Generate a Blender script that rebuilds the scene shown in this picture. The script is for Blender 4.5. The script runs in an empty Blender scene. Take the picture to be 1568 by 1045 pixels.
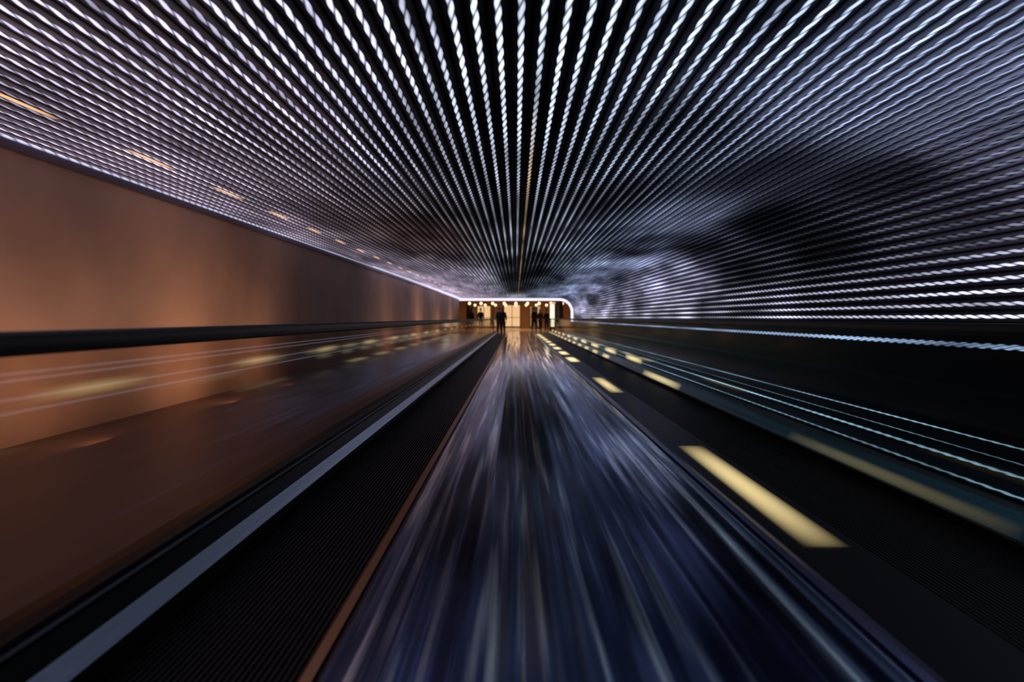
import bpy, bmesh, math, random
from mathutils import Vector, noise, Matrix
random.seed(4)
scene = bpy.context.scene
try:
    scene.view_settings.view_transform = 'Standard'
    scene.view_settings.look = 'None'
except Exception as e:
    print(e)

EYE = 1.0
CEIL = 2.4
WL = -3.92
WR = 4.0
Y0, Y1 = -3.0, 36.0

# ------------------------------------------------------------------ materials
def mat_new(name):
    m = bpy.data.materials.new(name); m.use_nodes = True
    nt = m.node_tree
    for n in list(nt.nodes): nt.nodes.remove(n)
    out = nt.nodes.new('ShaderNodeOutputMaterial')
    return m, nt, out

def pbr(name, col, rough=0.5, metal=0.0, spec=0.5, noise_scale=None, noise_amt=0.3, stretch=(1,1,1), bump=0.0, emis=None, estr=0.0):
    m, nt, out = mat_new(name)
    b = nt.nodes.new('ShaderNodeBsdfPrincipled')
    b.inputs['Base Color'].default_value = (*col, 1)
    b.inputs['Roughness'].default_value = rough
    b.inputs['Metallic'].default_value = metal
    b.inputs['Specular IOR Level'].default_value = spec
    if emis:
        b.inputs['Emission Color'].default_value = (*emis, 1)
        b.inputs['Emission Strength'].default_value = estr
    if noise_scale:
        tc = nt.nodes.new('ShaderNodeTexCoord')
        mp = nt.nodes.new('ShaderNodeMapping'); mp.inputs['Scale'].default_value = stretch
        nz = nt.nodes.new('ShaderNodeTexNoise'); nz.inputs['Scale'].default_value = noise_scale
        nz.inputs['Detail'].default_value = 4
        nt.links.new(tc.outputs['Object'], mp.inputs[0]); nt.links.new(mp.outputs[0], nz.inputs['Vector'])
        r = nt.nodes.new('ShaderNodeValToRGB')
        r.color_ramp.elements[0].position = .3; r.color_ramp.elements[1].position = .7
        r.color_ramp.elements[0].color = (*[c*(1-noise_amt) for c in col], 1)
        r.color_ramp.elements[1].color = (*[min(1, c*(1+noise_amt)) for c in col], 1)
        nt.links.new(nz.outputs[0], r.inputs[0]); nt.links.new(r.outputs[0], b.inputs['Base Color'])
        if bump:
            bp = nt.nodes.new('ShaderNodeBump'); bp.inputs['Strength'].default_value = bump; bp.inputs['Distance'].default_value = .02
            nt.links.new(nz.outputs[0], bp.inputs['Height']); nt.links.new(bp.outputs[0], b.inputs['Normal'])
    nt.links.new(b.outputs[0], out.inputs[0])
    return m

def emit(name, col, strength):
    m, nt, out = mat_new(name)
    e = nt.nodes.new('ShaderNodeEmission'); e.inputs[0].default_value = (*col, 1); e.inputs[1].default_value = strength
    nt.links.new(e.outputs[0], out.inputs[0]); return m

def math_node(nt, op, a, b=None, clamp=False):
    n = nt.nodes.new('ShaderNodeMath'); n.operation = op; n.use_clamp = clamp
    for i, x in enumerate((a, b)):
        if x is None: continue
        if isinstance(x, (int, float)): n.inputs[i].default_value = x
        else: nt.links.new(x, n.inputs[i])
    return n.outputs[0]

def led_mat(name, gain=1.0, skew=.8, low=.12, dash=True, thr=.2, twinkle=False, wob=0.0):
    """emission driven by the per-vertex programmed LED colour, diodes as slanted dashes along UV.y"""
    m, nt, out = mat_new(name)
    at = nt.nodes.new('ShaderNodeAttribute'); at.attribute_name = 'led'
    uv = nt.nodes.new('ShaderNodeUVMap')
    sp = nt.nodes.new('ShaderNodeSeparateXYZ'); nt.links.new(uv.outputs[0], sp.inputs[0])
    u, v = sp.outputs[0], sp.outputs[1]
    if wob:
        uw = math_node(nt, 'ADD', u, math_node(nt, 'MULTIPLY', math_node(nt, 'SINE', math_node(nt, 'MULTIPLY', v, 2*math.pi)), wob), True)
    else:
        uw = u
    prof = math_node(nt, 'SINE', math_node(nt, 'MULTIPLY', uw, math.pi))
    prof = math_node(nt, 'POWER', math_node(nt, 'MAXIMUM', prof, 0.0), .9)
    if dash:
        ph = math_node(nt, 'FRACT', math_node(nt, 'ADD', v, math_node(nt, 'MULTIPLY', u, skew)))
        tri = math_node(nt, 'SINE', math_node(nt, 'MULTIPLY', ph, math.pi))
        d = math_node(nt, 'MULTIPLY', math_node(nt, 'SUBTRACT', tri, thr), 2.0, True)
        d = math_node(nt, 'ADD', math_node(nt, 'MULTIPLY', d, 1-low), low)
        st = math_node(nt, 'MULTIPLY', prof, d)
    else:
        st = prof
    if twinkle:
        tc = nt.nodes.new('ShaderNodeTexCoord'); mp = nt.nodes.new('ShaderNodeMapping'); mp.inputs['Scale'].default_value = (9.5, .7, 9.5)
        nz = nt.nodes.new('ShaderNodeTexNoise'); nz.inputs['Scale'].default_value = 1; nz.inputs['Detail'].default_value = 3
        nt.links.new(tc.outputs['Object'], mp.inputs[0]); nt.links.new(mp.outputs[0], nz.inputs['Vector'])
        tw = math_node(nt, 'ADD', math_node(nt, 'MULTIPLY', nz.outputs[0], 3.2), -.65)
        tw = math_node(nt, 'MAXIMUM', tw, .22)
        st = math_node(nt, 'MULTIPLY', st, tw)
    st = math_node(nt, 'MULTIPLY', st, gain)
    e = nt.nodes.new('ShaderNodeEmission'); nt.links.new(at.outputs['Color'], e.inputs[0]); nt.links.new(st, e.inputs[1])
    nt.links.new(e.outputs[0], out.inputs[0])
    m.cycles.emission_sampling = 'NONE'
    return m

def glass_mat(name, tint, refl, graz):
    m, nt, out = mat_new(name)
    t = nt.nodes.new('ShaderNodeBsdfTransparent'); t.inputs[0].default_value = (*tint, 1)
    g = nt.nodes.new('ShaderNodeBsdfGlossy'); g.inputs[0].default_value = (.9, .92, .95, 1); g.inputs['Roughness'].default_value = .06
    f = nt.nodes.new('ShaderNodeLayerWeight'); f.inputs[0].default_value = .5
    a = math_node(nt, 'MULTIPLY', math_node(nt, 'POWER', f.outputs['Facing'], 4), graz)
    a = math_node(nt, 'ADD', a, refl, True)
    mx = nt.nodes.new('ShaderNodeMixShader'); nt.links.new(a, mx.inputs[0]); nt.links.new(t.outputs[0], mx.inputs[1]); nt.links.new(g.outputs[0], mx.inputs[2])
    nt.links.new(mx.outputs[0], out.inputs[0]); return m

def soft_glow(name, col, strength, px=1.0, py=.7, clear=False):
    """soft lamp or painted glow: brightest in its middle (UV 0..1); clear = glow added over a transparent quad"""
    m, nt, out = mat_new(name)
    uv = nt.nodes.new('ShaderNodeUVMap')
    sp = nt.nodes.new('ShaderNodeSeparateXYZ'); nt.links.new(uv.outputs[0], sp.inputs[0])
    a = math_node(nt, 'POWER', math_node(nt, 'SINE', math_node(nt, 'MULTIPLY', sp.outputs[0], math.pi)), px)
    b = math_node(nt, 'POWER', math_node(nt, 'SINE', math_node(nt, 'MULTIPLY', sp.outputs[1], math.pi)), py)
    s = math_node(nt, 'MULTIPLY', math_node(nt, 'MULTIPLY', a, b), strength)
    e = nt.nodes.new('ShaderNodeEmission'); e.inputs[0].default_value = (*col, 1); nt.links.new(s, e.inputs[1])
    if clear:
        t = nt.nodes.new('ShaderNodeBsdfTransparent'); ad = nt.nodes.new('ShaderNodeAddShader')
        nt.links.new(t.outputs[0], ad.inputs[0]); nt.links.new(e.outputs[0], ad.inputs[1]); nt.links.new(ad.outputs[0], out.inputs[0])
    else:
        nt.links.new(e.outputs[0], out.inputs[0])
    m.cycles.emission_sampling = 'NONE'
    return m

# ------------------------------------------------------------------ mesh helpers
def obj_from(name, verts, faces, mat=None, parent=None, smooth=False):
    me = bpy.data.meshes.new(name); me.from_pydata(verts, [], faces); me.update()
    o = bpy.data.objects.new(name, me); scene.collection.objects.link(o)
    if mat: me.materials.append(mat)
    if parent: o.parent = parent
    if smooth:
        for p in me.polygons: p.use_smooth = True
    return o

def extrude(name, profs, y0, y1, mat, parent=None, smooth=False):
    """closed (x,z) profiles extruded along y, merged in one mesh"""
    V, F = [], []
    for prof in profs:
        b = len(V); n = len(prof)
        for y in (y0, y1):
            for x, z in prof: V.append((x, y, z))
        for i in range(n):
            j = (i+1) % n
            F.append((b+i, b+j, b+n+j, b+n+i))
        F.append(tuple(b+i for i in range(n))[::-1]); F.append(tuple(b+n+i for i in range(n)))
    o = obj_from(name, V, F, mat, parent, smooth)
    bm = bmesh.new(); bm.from_mesh(o.data); bmesh.ops.recalc_face_normals(bm, faces=bm.faces); bm.to_mesh(o.data); bm.free()
    return o

def rect(x0, x1, z0, z1): return [(x0, z0), (x1, z0), (x1, z1), (x0, z1)]

def empty(name, loc=(0,0,0)):
    e = bpy.data.objects.new(name, None); e.location = loc; scene.collection.objects.link(e); return e

def add_uv(o, uvs_per_face):
    l = o.data.uv_layers.new(name='UVMap'); k = 0
    for f in uvs_per_face:
        for uv in f: l.data[k].uv = uv; k += 1

# ------------------------------------------------------------------ LED tunnel surface
def cross(s, inset=0.0):
    """arc-length parameter -> (x,z,tangent) on the ceiling / cove / right wall"""
    R = 1.0; xc = WR-R; zc = CEIL-R
    if s <= xc: return s, CEIL-inset, (1, 0)
    th = (s-xc)/R
    if th < math.pi/2:
        return xc+(R-inset)*math.sin(th), zc+(R-inset)*math.cos(th), (math.cos(th), -math.sin(th))
    return WR-inset, zc-(th-math.pi/2)*R, (0, -1)
S_END = 3.0+math.pi/2+(1.4-.94)

# programmed LED show: (s, y, strip level, painted spill level)
PTS = [
 (0,1.5,1.6,.01),(0,2.5,1.5,.008),(0,3.6,.8,.005),(0,5,.40,.004),(0,7,.25,.005),(0,10,.42,.02),(0,13,.05,.002),(0,18,.02,.001),(0,25,.06,.006),(0,34,1.2,.4),
 (.6,12,.05,.003),(.6,16,.02,.002),(.6,22,.06,.006),(.8,9.5,.5,.05),
 (-.8,2.4,1.3,.02),(-.8,4.2,.6,.02),(-.8,7,.18,.02),
 (-1.7,2.3,1.1,.08),(-1.7,4,.70,.08),(-1.5,6,.24,.05),(-1.3,8,.10,.05),(-1.3,11,.18,.05),(-1.3,16,.8,.22),(-1.4,25,.7,.25),
 (-2.4,3,.9,.18),(-2.4,5,.55,.16),(-2.4,7.5,.18,.07),(-2.2,10,.12,.05),(-2.4,14,.6,.15),
 (-3.5,2,.65,.2),(-3.5,3.5,.7,.2),(-3.5,5,.85,.24),(-3.5,8,.8,.22),(-3.4,11,.45,.12),(-3.5,18,1.2,.5),(-3.5,30,1.5,.8),(-2.5,25,1.0,.5),
 (1.2,2.3,1.3,.03),(1.2,4,.45,.03),(1.2,6,.14,.015),(1.2,8.5,.26,.05),(1.2,12,.3,.08),(1.2,20,.2,.04),(1.4,30,.5,.1),
 (2.0,2.4,1.0,.18),(2.1,3.3,.7,.24),(2.4,5,.05,.04),(2.3,7.4,.38,.30),(2.4,10,.12,.04),(2.4,15,.6,.22),(2.4,25,.7,.25),
 (2.8,2.5,.6,.32),(3.2,3.0,.5,.38),(3.4,3.7,.30,.26),(3.4,4.8,.04,.03),(3.4,7,.015,.005),(3.4,9.5,.08,.02),(3.4,13,.8,.30),(3.4,17,.35,.10),(3.4,25,.8,.30),
 (4.1,3.2,.55,.24),(4.1,4.5,.12,.06),(4.1,6.5,.03,.01),(4.1,9,.05,.01),(4.1,12.5,1.0,.3),(4.1,18,.4,.12),(4.1,25,.8,.30),
 (4.85,3.3,1.3,.03),(4.85,4.5,1.2,.03),(4.85,6.5,.6,.02),(4.85,9,.7,.05),(4.85,12,.9,.2),(4.85,20,1.0,.3),(4.85,32,1.0,.35),
]
def show(s, y):
    L = math.log(max(y, 1.2)); W = a = b = 0
    for ps, py, st, wa in PTS:
        d = ((s-ps)/.55)**2+((L-math.log(py))/.17)**2
        w = 1/(1e-3+d*d)
        W += w; a += st*w; b += wa*w
    a /= W; b /= W
    n = noise.noise(Vector((s*1.1, L*4, 3.1)))
    n2 = noise.noise(Vector((s*2.3, L*11, 7.7)))
    k = 1+.45*n+.6*n2*(1 if y > 7 else .25)
    # soft cloud of lighter and darker patches on the far right part of the array
    if y > 7.5 and s > 1.2:
        q = Vector((s*1.3, L*6.0, 1.7))
        wv = noise.noise(q)*1.3+noise.noise(q*2.3)*.8
        fade = min(1, (y-7.5)/3)*min(1, (s-1.2)/.8)
        k *= max(.25, 1+fade*wv*1.1)
    return max(0, a*k), max(0, b*k)
def lerp3(stops, s):
    if s <= stops[0][0]: return stops[0][1]
    for (s0, c0), (s1, c1) in zip(stops, stops[1:]):
        if s <= s1:
            t = (s-s0)/(s1-s0); return tuple(a+(b-a)*t for a, b in zip(c0, c1))
    return stops[-1][1]
CS = [(-3.9,(.78,.68,.95)),(-1.5,(.72,.68,.98)),(0,(.70,.80,1)),(1.5,(.56,.70,1)),(3,(.50,.60,1)),(4.2,(.62,.64,.95)),(5,(.80,.80,1))]
CW = [(-3.9,(.62,.42,.56)),(-1.5,(.60,.42,.50)),(0,(.4,.42,.55)),(1.5,(.34,.42,.75)),(3,(.40,.44,.74)),(4.2,(.46,.42,.66)),(5,(.40,.36,.6))]

ys = []
y = Y0
while y < Y1:
    ys.append(y); y += .2 if y < 6 else .2+(y-6)*.02
ys.append(Y1)

def led_mesh(name, width, inset, stops, which, mat, parent, pitch=.105):
    V, F, U, C = [], [], [], []
    s = WL+.06; li = 0
    while s < S_END:
        b = len(V); off = li*.31; li += 1
        warm = which == 0 and abs(s-.12) < pitch/2
        for yy in ys:
            br = show(s, yy)[which]
            c = lerp3(stops, s)
            g = math.exp(-((s+1.7)/1.0)**2-((math.log(max(yy, 1))-2.2)/.32)**2)*(.9 if which else .4)  # warm wall reflection tinted into the spill bands, weaker in the strips
            c = tuple(ci+(wi-ci)*g for ci, wi in zip(c, (.75, .36, .18)))
            if warm and yy > 3.2:
                w_ = min(1, (yy-3.2)/2); c = (c[0]+(1-c[0])*w_, c[1]*(1-.1*w_), c[2]*(1-.55*w_)); br = max(br*.8, .22*w_)
            for k in (-.5, .5):
                x, z, t = cross(s+k*width, inset)
                V.append((x, yy, z)); C.append((c[0]*br, c[1]*br, c[2]*br, 1))
        for i in range(len(ys)-1):
            q = b+2*i; va = ys[i]/.12+off; vb = ys[i+1]/.12+off
            F.append((q, q+1, q+3, q+2))
            U.append([(0, va), (1, va), (1, vb), (0, vb)])
        s += pitch
    o = obj_from(name, V, F, mat, parent)
    add_uv(o, U)
    ca = o.data.color_attributes.new('led', 'FLOAT_COLOR', 'POINT')
    for i, c in enumerate(C): ca.data[i].color = c
    return o

arr = empty('led_light_array')
led_mesh('led_strips', .035, .020, CS, 0, led_mat('led_strip_emission', 1.3, skew=.9, low=.24, thr=.18, twinkle=True, wob=.09), arr)
led_mesh('led_spill_bands', .100, .010, CW, 1, led_mat('led_spill_glow', 1.0, dash=False), arr)  # LED spill on the baffles, drawn as dim glowing bands

# ceiling shell (with cove) -------------------------------------------------
m_ceil = pbr('dark_anodised_ceiling', (.020, .016, .020), .35, .6)
V, F = [], []
ss = [WL, 0, 3.0]+[3.0+i*math.pi/2/12 for i in range(1, 13)]
for s in ss:
    x, z, t = cross(s)
    V += [(x, Y0, z), (x, Y1, z)]
ox = [(WL, CEIL+.2), (3.3, CEIL+.2), (WR+.2, CEIL-.7), (WR+.2, CEIL-1.0)]
n = len(ss)
for i in range(n-1): F.append((2*i, 2*i+1, 2*i+3, 2*i+2))
b = len(V)
for x, z in ox: V += [(x, Y0, z), (x, Y1, z)]
for i in range(3): F.append((b+2*i, b+2*i+2, b+2*i+3, b+2*i+1))
obj_from('ceiling', V, F, m_ceil)

# walls ---------------------------------------------------------------------
m_wl = pbr('warm_plaster_wall', (.30, .21, .175), .6, 0, .3, noise_scale=1.0, noise_amt=.35, stretch=(1, .6, .4))
wl = extrude('wall_left', [rect(WL-.2, WL, 0, CEIL)], Y0, Y1, m_wl)
m_wr = pbr('dark_wall', (.008, .008, .011), .35, 0, .3)
extrude('wall_right', [rect(WR, WR+.2, 0, CEIL-1.0)], Y0, Y1, m_wr)
extrude('trim_1', [[(WL, CEIL-.10), (WL+.03, CEIL-.10), (WL+.03, CEIL-.03), (WL, CEIL-.03)]], Y0, Y1, pbr('purple_dark_trim', (.05, .035, .06), .4))
# floors
m_fl = pbr('brown_polished_floor', (.13, .08, .06), .38, 0, .5, noise_scale=3, noise_amt=.2, stretch=(1, .12, 1))
m_fr = pbr('dark_teal_floor', (.006, .020, .023), .20, 0, .7, noise_scale=6, noise_amt=.5, stretch=(1, .08, 1), bump=.15)
extrude('floor', [rect(WL-.2, -1.36, -.12, 0)], Y0, Y1, m_fl)
extrude('floor.001', [rect(2.33, WR+.2, -.12, 0)], Y0, Y1, m_fr)

def const_led(name, segs, mat, parent, col):
    V, F, U = [], [], []
    for q, uv in segs:
        b = len(V); V += q; F.append((b, b+1, b+2, b+3)); U.append(uv)
    o = obj_from(name, V, F, mat, parent); add_uv(o, U)
    ca = o.data.color_attributes.new('led', 'FLOAT_COLOR', 'POINT')
    for i in range(len(V)): ca.data[i].color = (*col, 1)
    return o
UV1 = [(0,0),(1,0),(1,1),(0,1)]
UVD = [(0,Y0/.12),(1,Y0/.12),(1,Y1/.12),(0,Y1/.12)]
const_led('edge_led_line', [([(WL+.03, Y0, CEIL-.03), (WL+.07, Y0, CEIL-.012), (WL+.07, Y1, CEIL-.012), (WL+.03, Y1, CEIL-.03)], UVD)],
          led_mat('edge_led', 1.0, low=.4), arr, (.66, .66, .95))
const_led('edge_led_band', [([(WL+.01, 14, CEIL-.02), (WL+.13, 14, CEIL-.02), (WL+.24, Y1, CEIL-.02), (WL+.01, Y1, CEIL-.18)], [(0,0),(1,0),(1,1),(0,1)])],
          led_mat('edge_band', 1.4, dash=False), arr, (.75, .70, 1.0))
const_led('handrail_reflection_line', [([(WR-.012, Y0, .735), (WR-.012, Y0, .785), (WR-.012, Y1, .785), (WR-.012, Y1, .735)], UVD)],  # LED reflection on the handrail, drawn as a glowing line on the wall
          led_mat('handrail_reflection', 1.2, low=.4, skew=1.8, twinkle=True, wob=.12), arr, (.42, .48, .75))
# portal ring at tunnel end
segs = []
sv = [WL+.02]+[WL+.02+i*(3.0-WL)/20 for i in range(1, 21)]+[3.0+i*(math.pi/2)/14 for i in range(1, 15)]+[S_END+.2]
for a, b_ in zip(sv, sv[1:]):
    x0, z0, _ = cross(a, .03); x1, z1, _ = cross(b_, .03); x2, z2, _ = cross(b_, .24); x3, z3, _ = cross(a, .24)
    segs.append(([(x0, Y1-.05, z0), (x1, Y1-.05, z1), (x2, Y1-.05, z2), (x3, Y1-.05, z3)], [(0,0),(0,1),(1,1),(1,0)]))
const_led('portal_led_ring', segs, led_mat('portal_led', 2.0, dash=False), arr, (.80, .72, 1))

dl = empty('downlight_row')
segs = []
y = 3.1-1.25*3
while y < 30:
    segs.append(([(-3.19, y, CEIL-.03), (-3.13, y, CEIL-.03), (-3.13, y+.6, CEIL-.03), (-3.19, y+.6, CEIL-.03)], UV1)); y += 1.22
const_led('downlight_lenses', segs, soft_glow('orange_downlight', (1, .50, .22), 1.4, clear=True), dl, (1, 1, 1))

# ------------------------------------------------------------------ walkways
m_black = pbr('black_rubber', (.006, .006, .007), .45, 0, .3)
m_tread = pbr('dark_ribbed_steel', (.012, .009, .009), .45, .4)
m_skirt = pbr('black_skirt', (.004, .004, .005), .40, 0, .18)
m_steel = pbr('brushed_steel', (.70, .76, .88), .38, 1, noise_scale=30, noise_amt=.15, stretch=(1, .02, 1))
m_teal = pbr('teal_steel', (.07, .20, .24), .30, 1, noise_scale=20, noise_amt=.5, stretch=(1, .02, 1))
m_glL = glass_mat('bronze_glass', (.72, .64, .58), .05, .5)
m_glR = glass_mat('smoked_green_glass', (.62, .80, .80), .012, .35)
YW0, YW1 = -2.5, 33.5

def tread(name, x0, x1, parent):
    profs = [rect(x0, x1, -.12, -.012)]
    x = x0+.006
    while x < x1-.012:
        profs.append(rect(x, x+.009, -.0121, 0)); x += .020
    return extrude(name, profs, YW0, YW1, m_tread, parent)

def handrail(name, xc, z0, z1, parent, hw=.035):
    """rubber rail with rounded newel ends going down into the skirt"""
    r = (z1-z0)/2; zc = (z0+z1)/2
    path = [(YW0, zc)]+[(YW1, zc)]
    R = .36
    for i in range(1, 15):
        a = math.pi*i/14
        path.append((YW1+R*math.sin(a), zc-R+R*math.cos(a)))
    V, F = [], []
    N = 12
    for i, (py, pz) in enumerate(path):
        if i == 0: t = (1, 0)
        elif i == len(path)-1: t = (-1, 0)
        else:
            dy = path[i+1][0]-path[i-1][0]; dz = path[i+1][1]-path[i-1][1]; l = math.hypot(dy, dz); t = (dy/l, dz/l)
        if i == 1: t = (1, 0)
        nn = (-t[1], t[0])
        for k in range(N):
            a = 2*math.pi*k/N
            ca, sa = math.cos(a), math.sin(a)
            ca = math.copysign(abs(ca)**.6, ca); sa = math.copysign(abs(sa)**.6, sa)
            V.append((xc+hw*ca, py+nn[0]*r*sa, pz+nn[1]*r*sa))
    for i in range(len(path)-1):
        for k in range(N):
            j = (k+1) % N
            F.append((i*N+k, i*N+j, (i+1)*N+j, (i+1)*N+k))
    F.append(tuple(range(N))); F.append(tuple(range((len(path)-1)*N, len(path)*N)))
    return obj_from(name, V, F, m_black, parent, True)

def glass(xc, z0, z1, mat, parent):
    return obj_from('balustrade_glass', [(xc, YW0, z0), (xc, YW1, z0), (xc, YW1+.3, z0+.15), (xc, YW1+.33, (z0+z1)/2), (xc, YW1+.2, z1-.1), (xc, YW1, z1), (xc, YW0, z1)],
                    [(0,1,2,3,4,5,6)], mat, parent)

# left walkway
lw = empty('moving_walkway')
tread('pallet_belt', -1.13, -.60, lw)
handrail('handrail', -1.20, .907, .968, lw, .03)
prof = [(-1.36,-.12),(-1.13,-.12),(-1.13,.045),(-1.135,.072),(-1.19,.19),(-1.195,.235),(-1.25,.235),(-1.36,.20)]
extrude('skirt', [prof], YW0, YW1+.5, m_skirt, lw)
extrude('inner_deck_steel', [[(-1.1335,.078),(-1.1300,.080),(-1.1600,.136),(-1.1635,.134)]], YW0, YW1, m_steel, lw)
extrude('base_rail', [[(-1.1935,.205),(-1.188,.205),(-1.188,.214),(-1.1935,.214)]], YW0, YW1, m_steel, lw)
glass(-1.215, .23, .915, m_glL, lw)
segs = []  # yellow reflections in the glass, drawn as soft glowing patches
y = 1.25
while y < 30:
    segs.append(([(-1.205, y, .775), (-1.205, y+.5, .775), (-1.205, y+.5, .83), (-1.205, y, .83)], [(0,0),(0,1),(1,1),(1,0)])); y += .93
const_led('balustrade_reflections', segs, soft_glow('balustrade_reflection_glow', (.62, .46, .18), .30, 2.0, 1.6, clear=True), lw, (1,1,1))
segs = []  # pale reflection streaks on the glass, drawn as faint glowing lines
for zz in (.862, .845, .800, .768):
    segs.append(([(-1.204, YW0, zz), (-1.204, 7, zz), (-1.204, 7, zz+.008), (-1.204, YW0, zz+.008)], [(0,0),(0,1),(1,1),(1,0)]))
const_led('glass_reflection_lines', segs, soft_glow('glass_reflection_glow', (.6, .62, .8), .09, 1, .8, clear=True), lw, (1,1,1))

# right walkway
rw = empty('moving_walkway.001')
tread('pallet_belt', 1.50, 2.12, rw)
handrail('handrail', 2.22, .915, .975, rw, .035)
extrude('skirt', [[(2.33,-.12),(2.12,-.12),(2.12,.05),(2.17,.13),(2.19,.16),(2.25,.16),(2.33,.12)]], YW0, YW1+.5, m_skirt, rw)
extrude('inner_deck_steel', [[(2.119,.048),(2.122,.046),(2.189,.158),(2.186,.160)]], YW0, YW1, m_teal, rw)
extrude('inner_skirt', [[(1.17,-.12),(1.50,-.12),(1.50,.006),(1.17,.006)]], YW0, YW1, m_skirt, rw)
glass(2.22, .15, .925, m_glR, rw)

# yellow lamps
yl = empty('floor_lamp_row')
def lamp_quads(name, x0, z0, x1, z1, stren, L=1.5, start=3.15-4.65, step=4.65, far=1.7, Lf=1.0, stop=33, px=1.0, fs=1.0):
    segs = []; y = start
    while y < stop:
        l = L if y < 12 else Lf
        segs.append(([(x0, y-l/2, z0), (x1, y-l/2, z1), (x1, y+l/2, z1), (x0, y+l/2, z0)], UV1)); y += step if y < 12 else far
    return const_led(name, segs, soft_glow(name+'_glow', (1, .78, .36), stren, px, .6, clear=True), yl, (1,1,1))
lamp_quads('inner_lamp_lenses', 1.24, .010, 1.45, .010, .75, 1.8, stop=9)
lamp_quads('inner_lamp_lenses_rear', 1.20, .010, 1.48, .010, 1.3, 1.6, 12.45, 2.6, 2.3, 1.5)
lamp_quads('outer_lamp_lenses_near', 2.115, .054, 2.156, .122, .08, 1.9, stop=5)
lamp_quads('outer_lamp_lenses', 2.112, .048, 2.165, .140, .60, 2.0, 7.8)
lamp_quads('side_lamp_lenses', 2.195, .17, 2.200, .30, .9, 1.4, 9.8, 2.4, 2.4, 1.5, px=1.5)

# LED reflections on the right side, drawn as glowing streaks along the floor
fl = empty('floor_reflection_streaks')
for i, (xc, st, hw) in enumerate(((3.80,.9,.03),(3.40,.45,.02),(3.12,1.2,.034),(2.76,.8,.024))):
    const_led('floor_streak_%d' % (i+1), [([(xc-hw, Y0, .012), (xc+hw, Y0, .012), (xc+hw, Y1, .012), (xc-hw, Y1, .012)], UVD)],
              led_mat('floor_reflection_glow_%d' % i, st, low=.3, skew=2.5, twinkle=True, wob=.12), fl, (.46, .66, .86))
    extrude('floor_streak_bed_%d' % (i+1), [rect(xc-.04, xc+.04, 0, .011)], Y0, Y1, m_skirt, fl)

# ------------------------------------------------------------------ centre divider deck
def deck_mat():
    m, nt, out = mat_new('reflection_streaked_metal')
    b = nt.nodes.new('ShaderNodeBsdfPrincipled')
    tc = nt.nodes.new('ShaderNodeTexCoord')
    def nz(scale, sx, sy, det):
        mp = nt.nodes.new('ShaderNodeMapping'); mp.inputs['Scale'].default_value = (sx, sy, 1)
        n = nt.nodes.new('ShaderNodeTexNoise'); n.inputs['Scale'].default_value = scale; n.inputs['Detail'].default_value = det
        nt.links.new(tc.outputs['Object'], mp.inputs[0]); nt.links.new(mp.outputs[0], n.inputs['Vector']); return n.outputs[0]
    big = nz(1, 7, .12, 1.0); fine = nz(1, 45, .6, 3); streak = nz(1, 14, .45, 2.5)
    h = math_node(nt, 'ADD', big, math_node(nt, 'MULTIPLY', fine, .02))
    bp = nt.nodes.new('ShaderNodeBump'); bp.inputs['Strength'].default_value = .7; bp.inputs['Distance'].default_value = .035
    nt.links.new(h, bp.inputs['Height']); nt.links.new(bp.outputs[0], b.inputs['Normal'])
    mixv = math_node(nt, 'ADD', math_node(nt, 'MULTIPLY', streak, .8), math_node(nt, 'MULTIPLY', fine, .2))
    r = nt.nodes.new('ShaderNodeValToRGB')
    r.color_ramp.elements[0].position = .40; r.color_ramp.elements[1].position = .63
    r.color_ramp.elements[0].color = (.06, .08, .18, 1); r.color_ramp.elements[1].color = (.88, .92, 1, 1)  # pale ramp end paints LED reflection streaks into the metal colour
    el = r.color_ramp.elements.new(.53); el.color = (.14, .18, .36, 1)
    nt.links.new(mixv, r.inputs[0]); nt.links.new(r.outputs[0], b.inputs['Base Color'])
    b.inputs['Metallic'].default_value = 1; b.inputs['Roughness'].default_value = .12
    nt.links.new(b.outputs[0], out.inputs[0]); return m
dk = empty('divider_deck')
XL, XR = -.575, 1.115
V, F = [], []
NX = 48
for i in range(NX+1):
    t = i/NX; x = XL+.03+(XR-XL-.06)*t
    z = .03+.06*(1-abs(2*t-1)**3)
    V += [(x, YW0, z), (x, YW1+1, z)]
for i in range(NX): F.append((2*i, 2*i+2, 2*i+3, 2*i+1))
b = len(V)
V += [(XL+.03, YW0, -.12), (XL+.03, YW1+1, -.12), (XR-.03, YW0, -.12), (XR-.03, YW1+1, -.12)]
F += [(0, 1, b+1, b), (2*NX, b+2, b+3, 2*NX+1)]
obj_from('deck_top', V, F, deck_mat(), dk, True)
m_warm_edge = pbr('warm_reflection_edge', (.62, .28, .14), .35, 1)  # orange wall reflection put into the trim colour
extrude('edge_trim_left', [[(XL-.025, -.12), (XL+.032, -.12), (XL+.032, .034), (XL, .036), (XL-.025, .01)]], YW0, YW1+1, m_warm_edge, dk)
m_lav = pbr('lavender_highlight_edge', (.30, .30, .46), .3, 1)  # lavender edge highlight put into the trim colour
extrude('edge_trim_right', [[(XR+.055, -.12), (XR-.032, -.12), (XR-.032, .034), (XR, .036), (XR+.055, .01)]], YW0, YW1+1, m_lav, dk)

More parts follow.
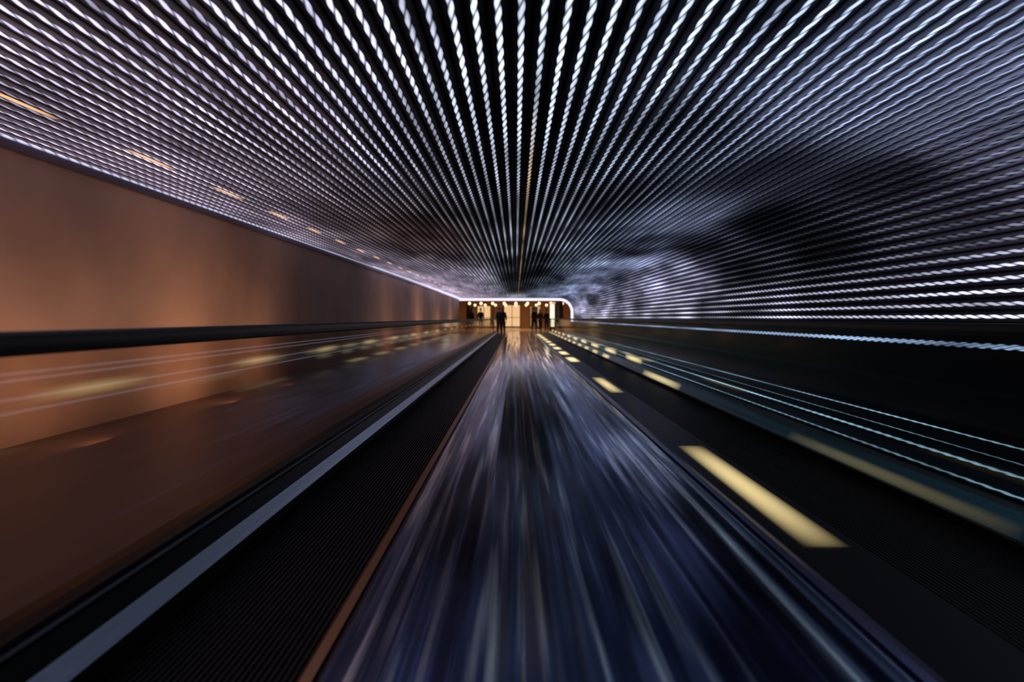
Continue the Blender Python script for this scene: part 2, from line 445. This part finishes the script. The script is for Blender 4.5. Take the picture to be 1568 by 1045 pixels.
# ------------------------------------------------------------------ lobby beyond the tunnel
m_lf = pbr('lobby_stone_floor', (.35, .24, .17), .25)
extrude('floor.002', [rect(-9, 9, -.12, -.002)], 36.0, 54, m_lf)
extrude('floor.003', [rect(-1.36, 2.33, -.14, -.004)], 34.5, 36.0, m_lf)
m_lw = pbr('lobby_warm_wall', (.62, .36, .2), .6)
extrude('wall_back', [rect(-9, 9, 0, 3.4)], 54, 54.2, m_lw)
extrude('wall_lobby_left', [rect(-9.2, -9, 0, 3.4)], 36.2, 54.2, m_lw)
extrude('wall_lobby_right', [rect(9, 9.2, 0, 3.4)], 36.2, 54.2, m_lw)
extrude('wall_portal', [rect(-9, WL-.2, 0, 3.4), rect(WR+.2, 9, 0, 3.4), rect(WL-.2, WR+.2, CEIL+.0, 3.4)], 36.0, 36.2, m_wr)
extrude('ceiling.001', [rect(-9, 9, 3.4, 3.5)], 36.2, 54.2, pbr('lobby_ceiling', (.4, .3, .22), .7))
def column(x, y, r=.32):
    e = empty('lobby_column', (x, y, 0))
    V, F = [], []; N = 24
    for z, rr in ((0, r*1.35), (.16, r*1.35), (.2, r*1.15), (.26, r), (2.95, r*.9), (3.05, r*1.1), (3.15, r*1.35), (3.4, r*1.4)):
        for k in range(N):
            a = 2*math.pi*k/N; V.append((rr*math.cos(a), rr*math.sin(a), z))
    for i in range(7):
        for k in range(N):
            j = (k+1) % N; F.append((i*N+k, i*N+j, (i+1)*N+j, (i+1)*N+k))
    obj_from('shaft', V, F, pbr('dark_marble', (.08, .05, .04), .3, noise_scale=4), e, True)
for x, y in ((-3.6, 41), (-1.9, 48), (1.7, 48), (3.3, 40)): column(x, y)
def door(name, xc, w, h, y, stren):
    e = empty(name, (xc, y, 0))
    fm = pbr('bronze_frame', (.07, .04, .03), .4, .6)
    extrude('frame', [rect(-w/2-.08, -w/2, 0, h+.08), rect(w/2, w/2+.08, 0, h+.08), rect(-w/2, w/2, h, h+.08), rect(-.03, .03, 0, h), rect(-w/2, w/2, .0, .12), rect(-w/2, w/2, 1.0, 1.05)], -.08, 0, fm, e)
    extrude('lit_glass', [rect(-w/2, w/2, .1, h)], -.03, -.01, emit('warm_lit_glazing', (1, .60, .30), stren), e)
door('door_1', -3.3, 1.3, 2.2, 53.95, .9)
door('door_2', -.4, 1.6, 2.3, 53.95, .9)
door('door_3', 2.0, 1.0, 2.2, 53.95, .6)
door('door_4', 4.2, 1.2, 2.6, 53.95, 1.4)
e = empty('illuminated_pylon', (2.65, 38.2, 0))
extrude('lit_panel', [rect(-.16, .16, .35, 2.0)], -.05, .05, emit('pylon_glow', (1, .76, .50), 1.8), e)
extrude('pylon_case', [rect(-.21, -.16, 0, 2.06), rect(.16, .21, 0, 2.06), rect(-.16, .16, 2.0, 2.06), rect(-.16, .16, 0, .35)], -.07, .07, m_skirt, e)
gl = empty('lobby_globe_lamps')
bm = bmesh.new()
for i in range(9):
    for yy in (40.5, 46):
        bmesh.ops.create_uvsphere(bm, u_segments=16, v_segments=10, radius=.11, matrix=Matrix.Translation((-3.6+i*.9, yy, 2.12)))
me = bpy.data.meshes.new('globes'); bm.to_mesh(me); bm.free()
o = bpy.data.objects.new('globes', me); scene.collection.objects.link(o); o.parent = gl; me.materials.append(emit('globe_glow', (1, .62, .30), 3))
extrude('rods', [rect(-3.61+i*.9, -3.59+i*.9, 2.22, 3.4) for i in range(9)], 40.49, 40.51, m_skirt, gl)
extrude('rods_rear', [rect(-3.61+i*.9, -3.59+i*.9, 2.22, 3.4) for i in range(9)], 45.99, 46.01, m_skirt, gl)

# ------------------------------------------------------------------ people
def skinned(name, joints, edges, mat, parent, sub=2, root=0):
    me = bpy.data.meshes.new(name); me.from_pydata([j[0] for j in joints], edges, []); me.update()
    o = bpy.data.objects.new(name, me); scene.collection.objects.link(o); o.parent = parent
    o.modifiers.new('Skin', 'SKIN')
    for i, j in enumerate(joints):
        r = j[1]; me.skin_vertices[0].data[i].radius = r if isinstance(r, tuple) else (r, r)
        me.skin_vertices[0].data[i].use_root = (i == root)
    s = o.modifiers.new('Sub', 'SUBSURF'); s.levels = sub; s.render_levels = sub
    me.materials.append(mat); return o

def person(loc, rot, H, coat, trousers, hairc, step=.0, long_hair=False, bag=False):
    e = empty('person', loc); e.rotation_euler = (0, 0, rot); k = H/1.72
    e.scale = (k, k, k)
    mc = pbr('coat_fabric', coat, .8); mt = pbr('trouser_fabric', trousers, .85); ms = pbr('skin', (.45, .26, .18), .5); mh = pbr('hair', hairc, .6); mb = pbr('shoe_leather', (.01, .01, .01), .4)
    J = [((0,0,.93),(.155,.115)), ((0,0,1.08),(.15,.11)), ((0,-.005,1.23),(.165,.12)), ((0,0,1.35),(.12,.09)), ((0,0,1.45),.060),
         ((-.145,0,1.365),.062), ((-.195,.02,1.14),.055), ((-.205,-.04,.92),.042),
         ((.145,0,1.365),.062), ((.195,.03,1.14),.055), ((.205,-.07,.93),.042), ((0,0,.78),(.175,.125))]
    skinned('coat', J, [(0,1),(1,2),(2,3),(3,4),(3,5),(5,6),(6,7),(3,8),(8,9),(9,10),(0,11)], mc, e)
    s = step
    J = [((0,0,.88),(.13,.10)), ((-.085,0,.80),.098), ((-.10,-s*.5,.48),.072), ((-.10,-s+.03,.10),.052),
         ((.085,0,.80),.098), ((.10,s*.3,.48),.072), ((.10,s+.03,.10),.052)]
    skinned('trousers', J, [(0,1),(1,2),(2,3),(0,4),(4,5),(5,6)], mt, e)
    for sx, sy in ((-.10, -s), (.10, s)):
        J = [((sx, sy+.05, .045), (.038,.042)), ((sx, sy-.06, .04), (.042,.034)), ((sx, sy-.16, .03), (.036,.026)), ((sx, sy+.035, .12), .040)]
        skinned('shoe', J, [(0,1),(1,2),(0,3)], mb, e)
    J = [((0,.005,1.44),.05), ((0,0,1.52),.052), ((0,-.005,1.585),(.072,.085)), ((0,.005,1.645),(.078,.095)), ((0,.01,1.69),(.055,.07))]
    skinned('head', J, [(0,1),(1,2),(2,3),(3,4)], ms, e)
    skinned('nose', [((0,-.085,1.635),.010), ((0,-.108,1.602),.014), ((0,-.09,1.59),.012)], [(0,1),(1,2)], ms, e)
    for sx in (-1, 1):
        skinned('ear', [((sx*.080,.01,1.64),.010), ((sx*.088,.018,1.62),.014), ((sx*.078,.012,1.59),.008)], [(0,1),(1,2)], ms, e)
        skinned('eye', [((sx*.03,-.083,1.625),.009), ((sx*.03,-.086,1.622),.009)], [(0,1)], mb, e)
    skinned('mouth', [((-.022,-.084,1.562),.006), ((0,-.09,1.56),.008), ((.022,-.084,1.562),.006)], [(0,1),(1,2)], pbr('lips', (.35,.12,.1), .5), e)
    J = [((0,-.05,1.70),(.05,.03)), ((0,.02,1.712),(.075,.05)), ((0,.065,1.67),(.082,.06)), ((0,.075,1.61),(.070,.05))]
    E = [(0,1),(1,2),(2,3)]
    if long_hair: J += [((0,.085,1.52),(.08,.04)), ((0,.09,1.40),(.07,.03))]; E += [(3,4),(4,5)]
    skinned('hair', J, E, mh, e)
    for sx, hy, hz in ((-1, -.045, .89), (1, -.075, .90)):
        X = sx*.205
        skinned('palm', [((X, hy, hz+.02),(.022,.028)), ((X, hy-.005, hz-.035),(.016,.038)), ((X, hy-.01, hz-.07),(.014,.036))], [(0,1),(1,2)], ms, e, 1)
        for fi, (dy, L) in enumerate(((-.03,.07),(-.01,.08),(.01,.074),(.029,.058))):
            skinned('finger_%d' % (fi+1), [((X, hy-.01+dy, hz-.065),.009), ((X-sx*.004, hy-.012+dy, hz-.065-L*.5),.0085), ((X-sx*.022, hy-.014+dy, hz-.065-L),.007)], [(0,1),(1,2)], ms, e, 1)
        skinned('thumb', [((X, hy-.03, hz-.02),.011), ((X-sx*.01, hy-.055, hz-.05),.010), ((X-sx*.014, hy-.062, hz-.082),.008)], [(0,1),(1,2)], ms, e, 1)
    if bag:
        J = [((0,.15,1.36),(.11,.06)), ((0,.17,1.2),(.14,.085)), ((0,.16,1.02),(.13,.07))]
        skinned('backpack', J, [(0,1),(1,2)], pbr('backpack_canvas', (.02,.02,.025), .8), e)
    return e
dark = (.010, .009, .010)
person((-.98, 31.2, 0), math.pi, 1.62, dark, (.012,.012,.016), (.01,.007,.005), .10, bag=True)
person((-.74, 29.8, 0), math.pi*1.04, 1.60, (.02,.012,.012), dark, (.02,.01,.006), .05, long_hair=True)
person((1.35, 38.6, 0), math.pi*.9, 1.74, (.015,.012,.014), dark, (.01,.007,.005), .16)
person((1.85, 39.6, 0), .3, 1.66, (.03,.015,.012), dark, (.02,.01,.006), .12, long_hair=True)
person((2.2, 37.5, 0), math.pi, 1.6, dark, (.02,.012,.015), (.02,.01,.006), .14)
person((-2.6, 38.5, 0), .2, 1.72, dark, (.02,.02,.025), (.01,.007,.005), .12)
person((-3.2, 38.0, 0), math.pi*.8, 1.66, (.02,.012,.012), (.02,.02,.025), (.01,.007,.005), .1, long_hair=True)

# ------------------------------------------------------------------ lights
def area(name, loc, target, sx, sy, power, col):
    l = bpy.data.lights.new(name, 'AREA'); l.shape = 'RECTANGLE'; l.size = sx; l.size_y = sy; l.energy = power; l.color = col
    o = bpy.data.objects.new(name, l); o.location = loc; scene.collection.objects.link(o)
    d = Vector(target)-Vector(loc); o.rotation_euler = d.to_track_quat('-Z', 'Y').to_euler()
    return o
for y, p in ((1.6, 7), (4.2, 17), (6.2, 22), (7.8, 11), (16, 14), (21, 22), (26, 22), (31, 24)):  # unseen warm lights added near the floor to brighten the left wall
    area('added_wall_light', (-3.25, y, .10), (-3.92, y, .75), .25, 2.0, p, (1, .52, .28))
area('lobby_light', (0, 45, 3.3), (0, 45, 0), 8, 8, 400, (1, .58, .28))

w = bpy.data.worlds.new('World'); scene.world = w; w.use_nodes = True
w.node_tree.nodes['Background'].inputs[0].default_value = (.02, .02, .03, 1); w.node_tree.nodes['Background'].inputs[1].default_value = .2

# ------------------------------------------------------------------ camera
c = bpy.data.cameras.new('camera'); co = bpy.data.objects.new('camera', c); scene.collection.objects.link(co)
co.location = (0, 0, EYE); co.rotation_euler = (math.pi/2, 0, 0)
c.sensor_width = 36; c.lens = 800/1568*36
c.shift_y = -35.5/1568; c.shift_x = -6/1568
c.clip_start = .02; c.clip_end = 200
c.dof.use_dof = True; c.dof.focus_distance = 3.6; c.dof.aperture_fstop = 1.3
scene.camera = co
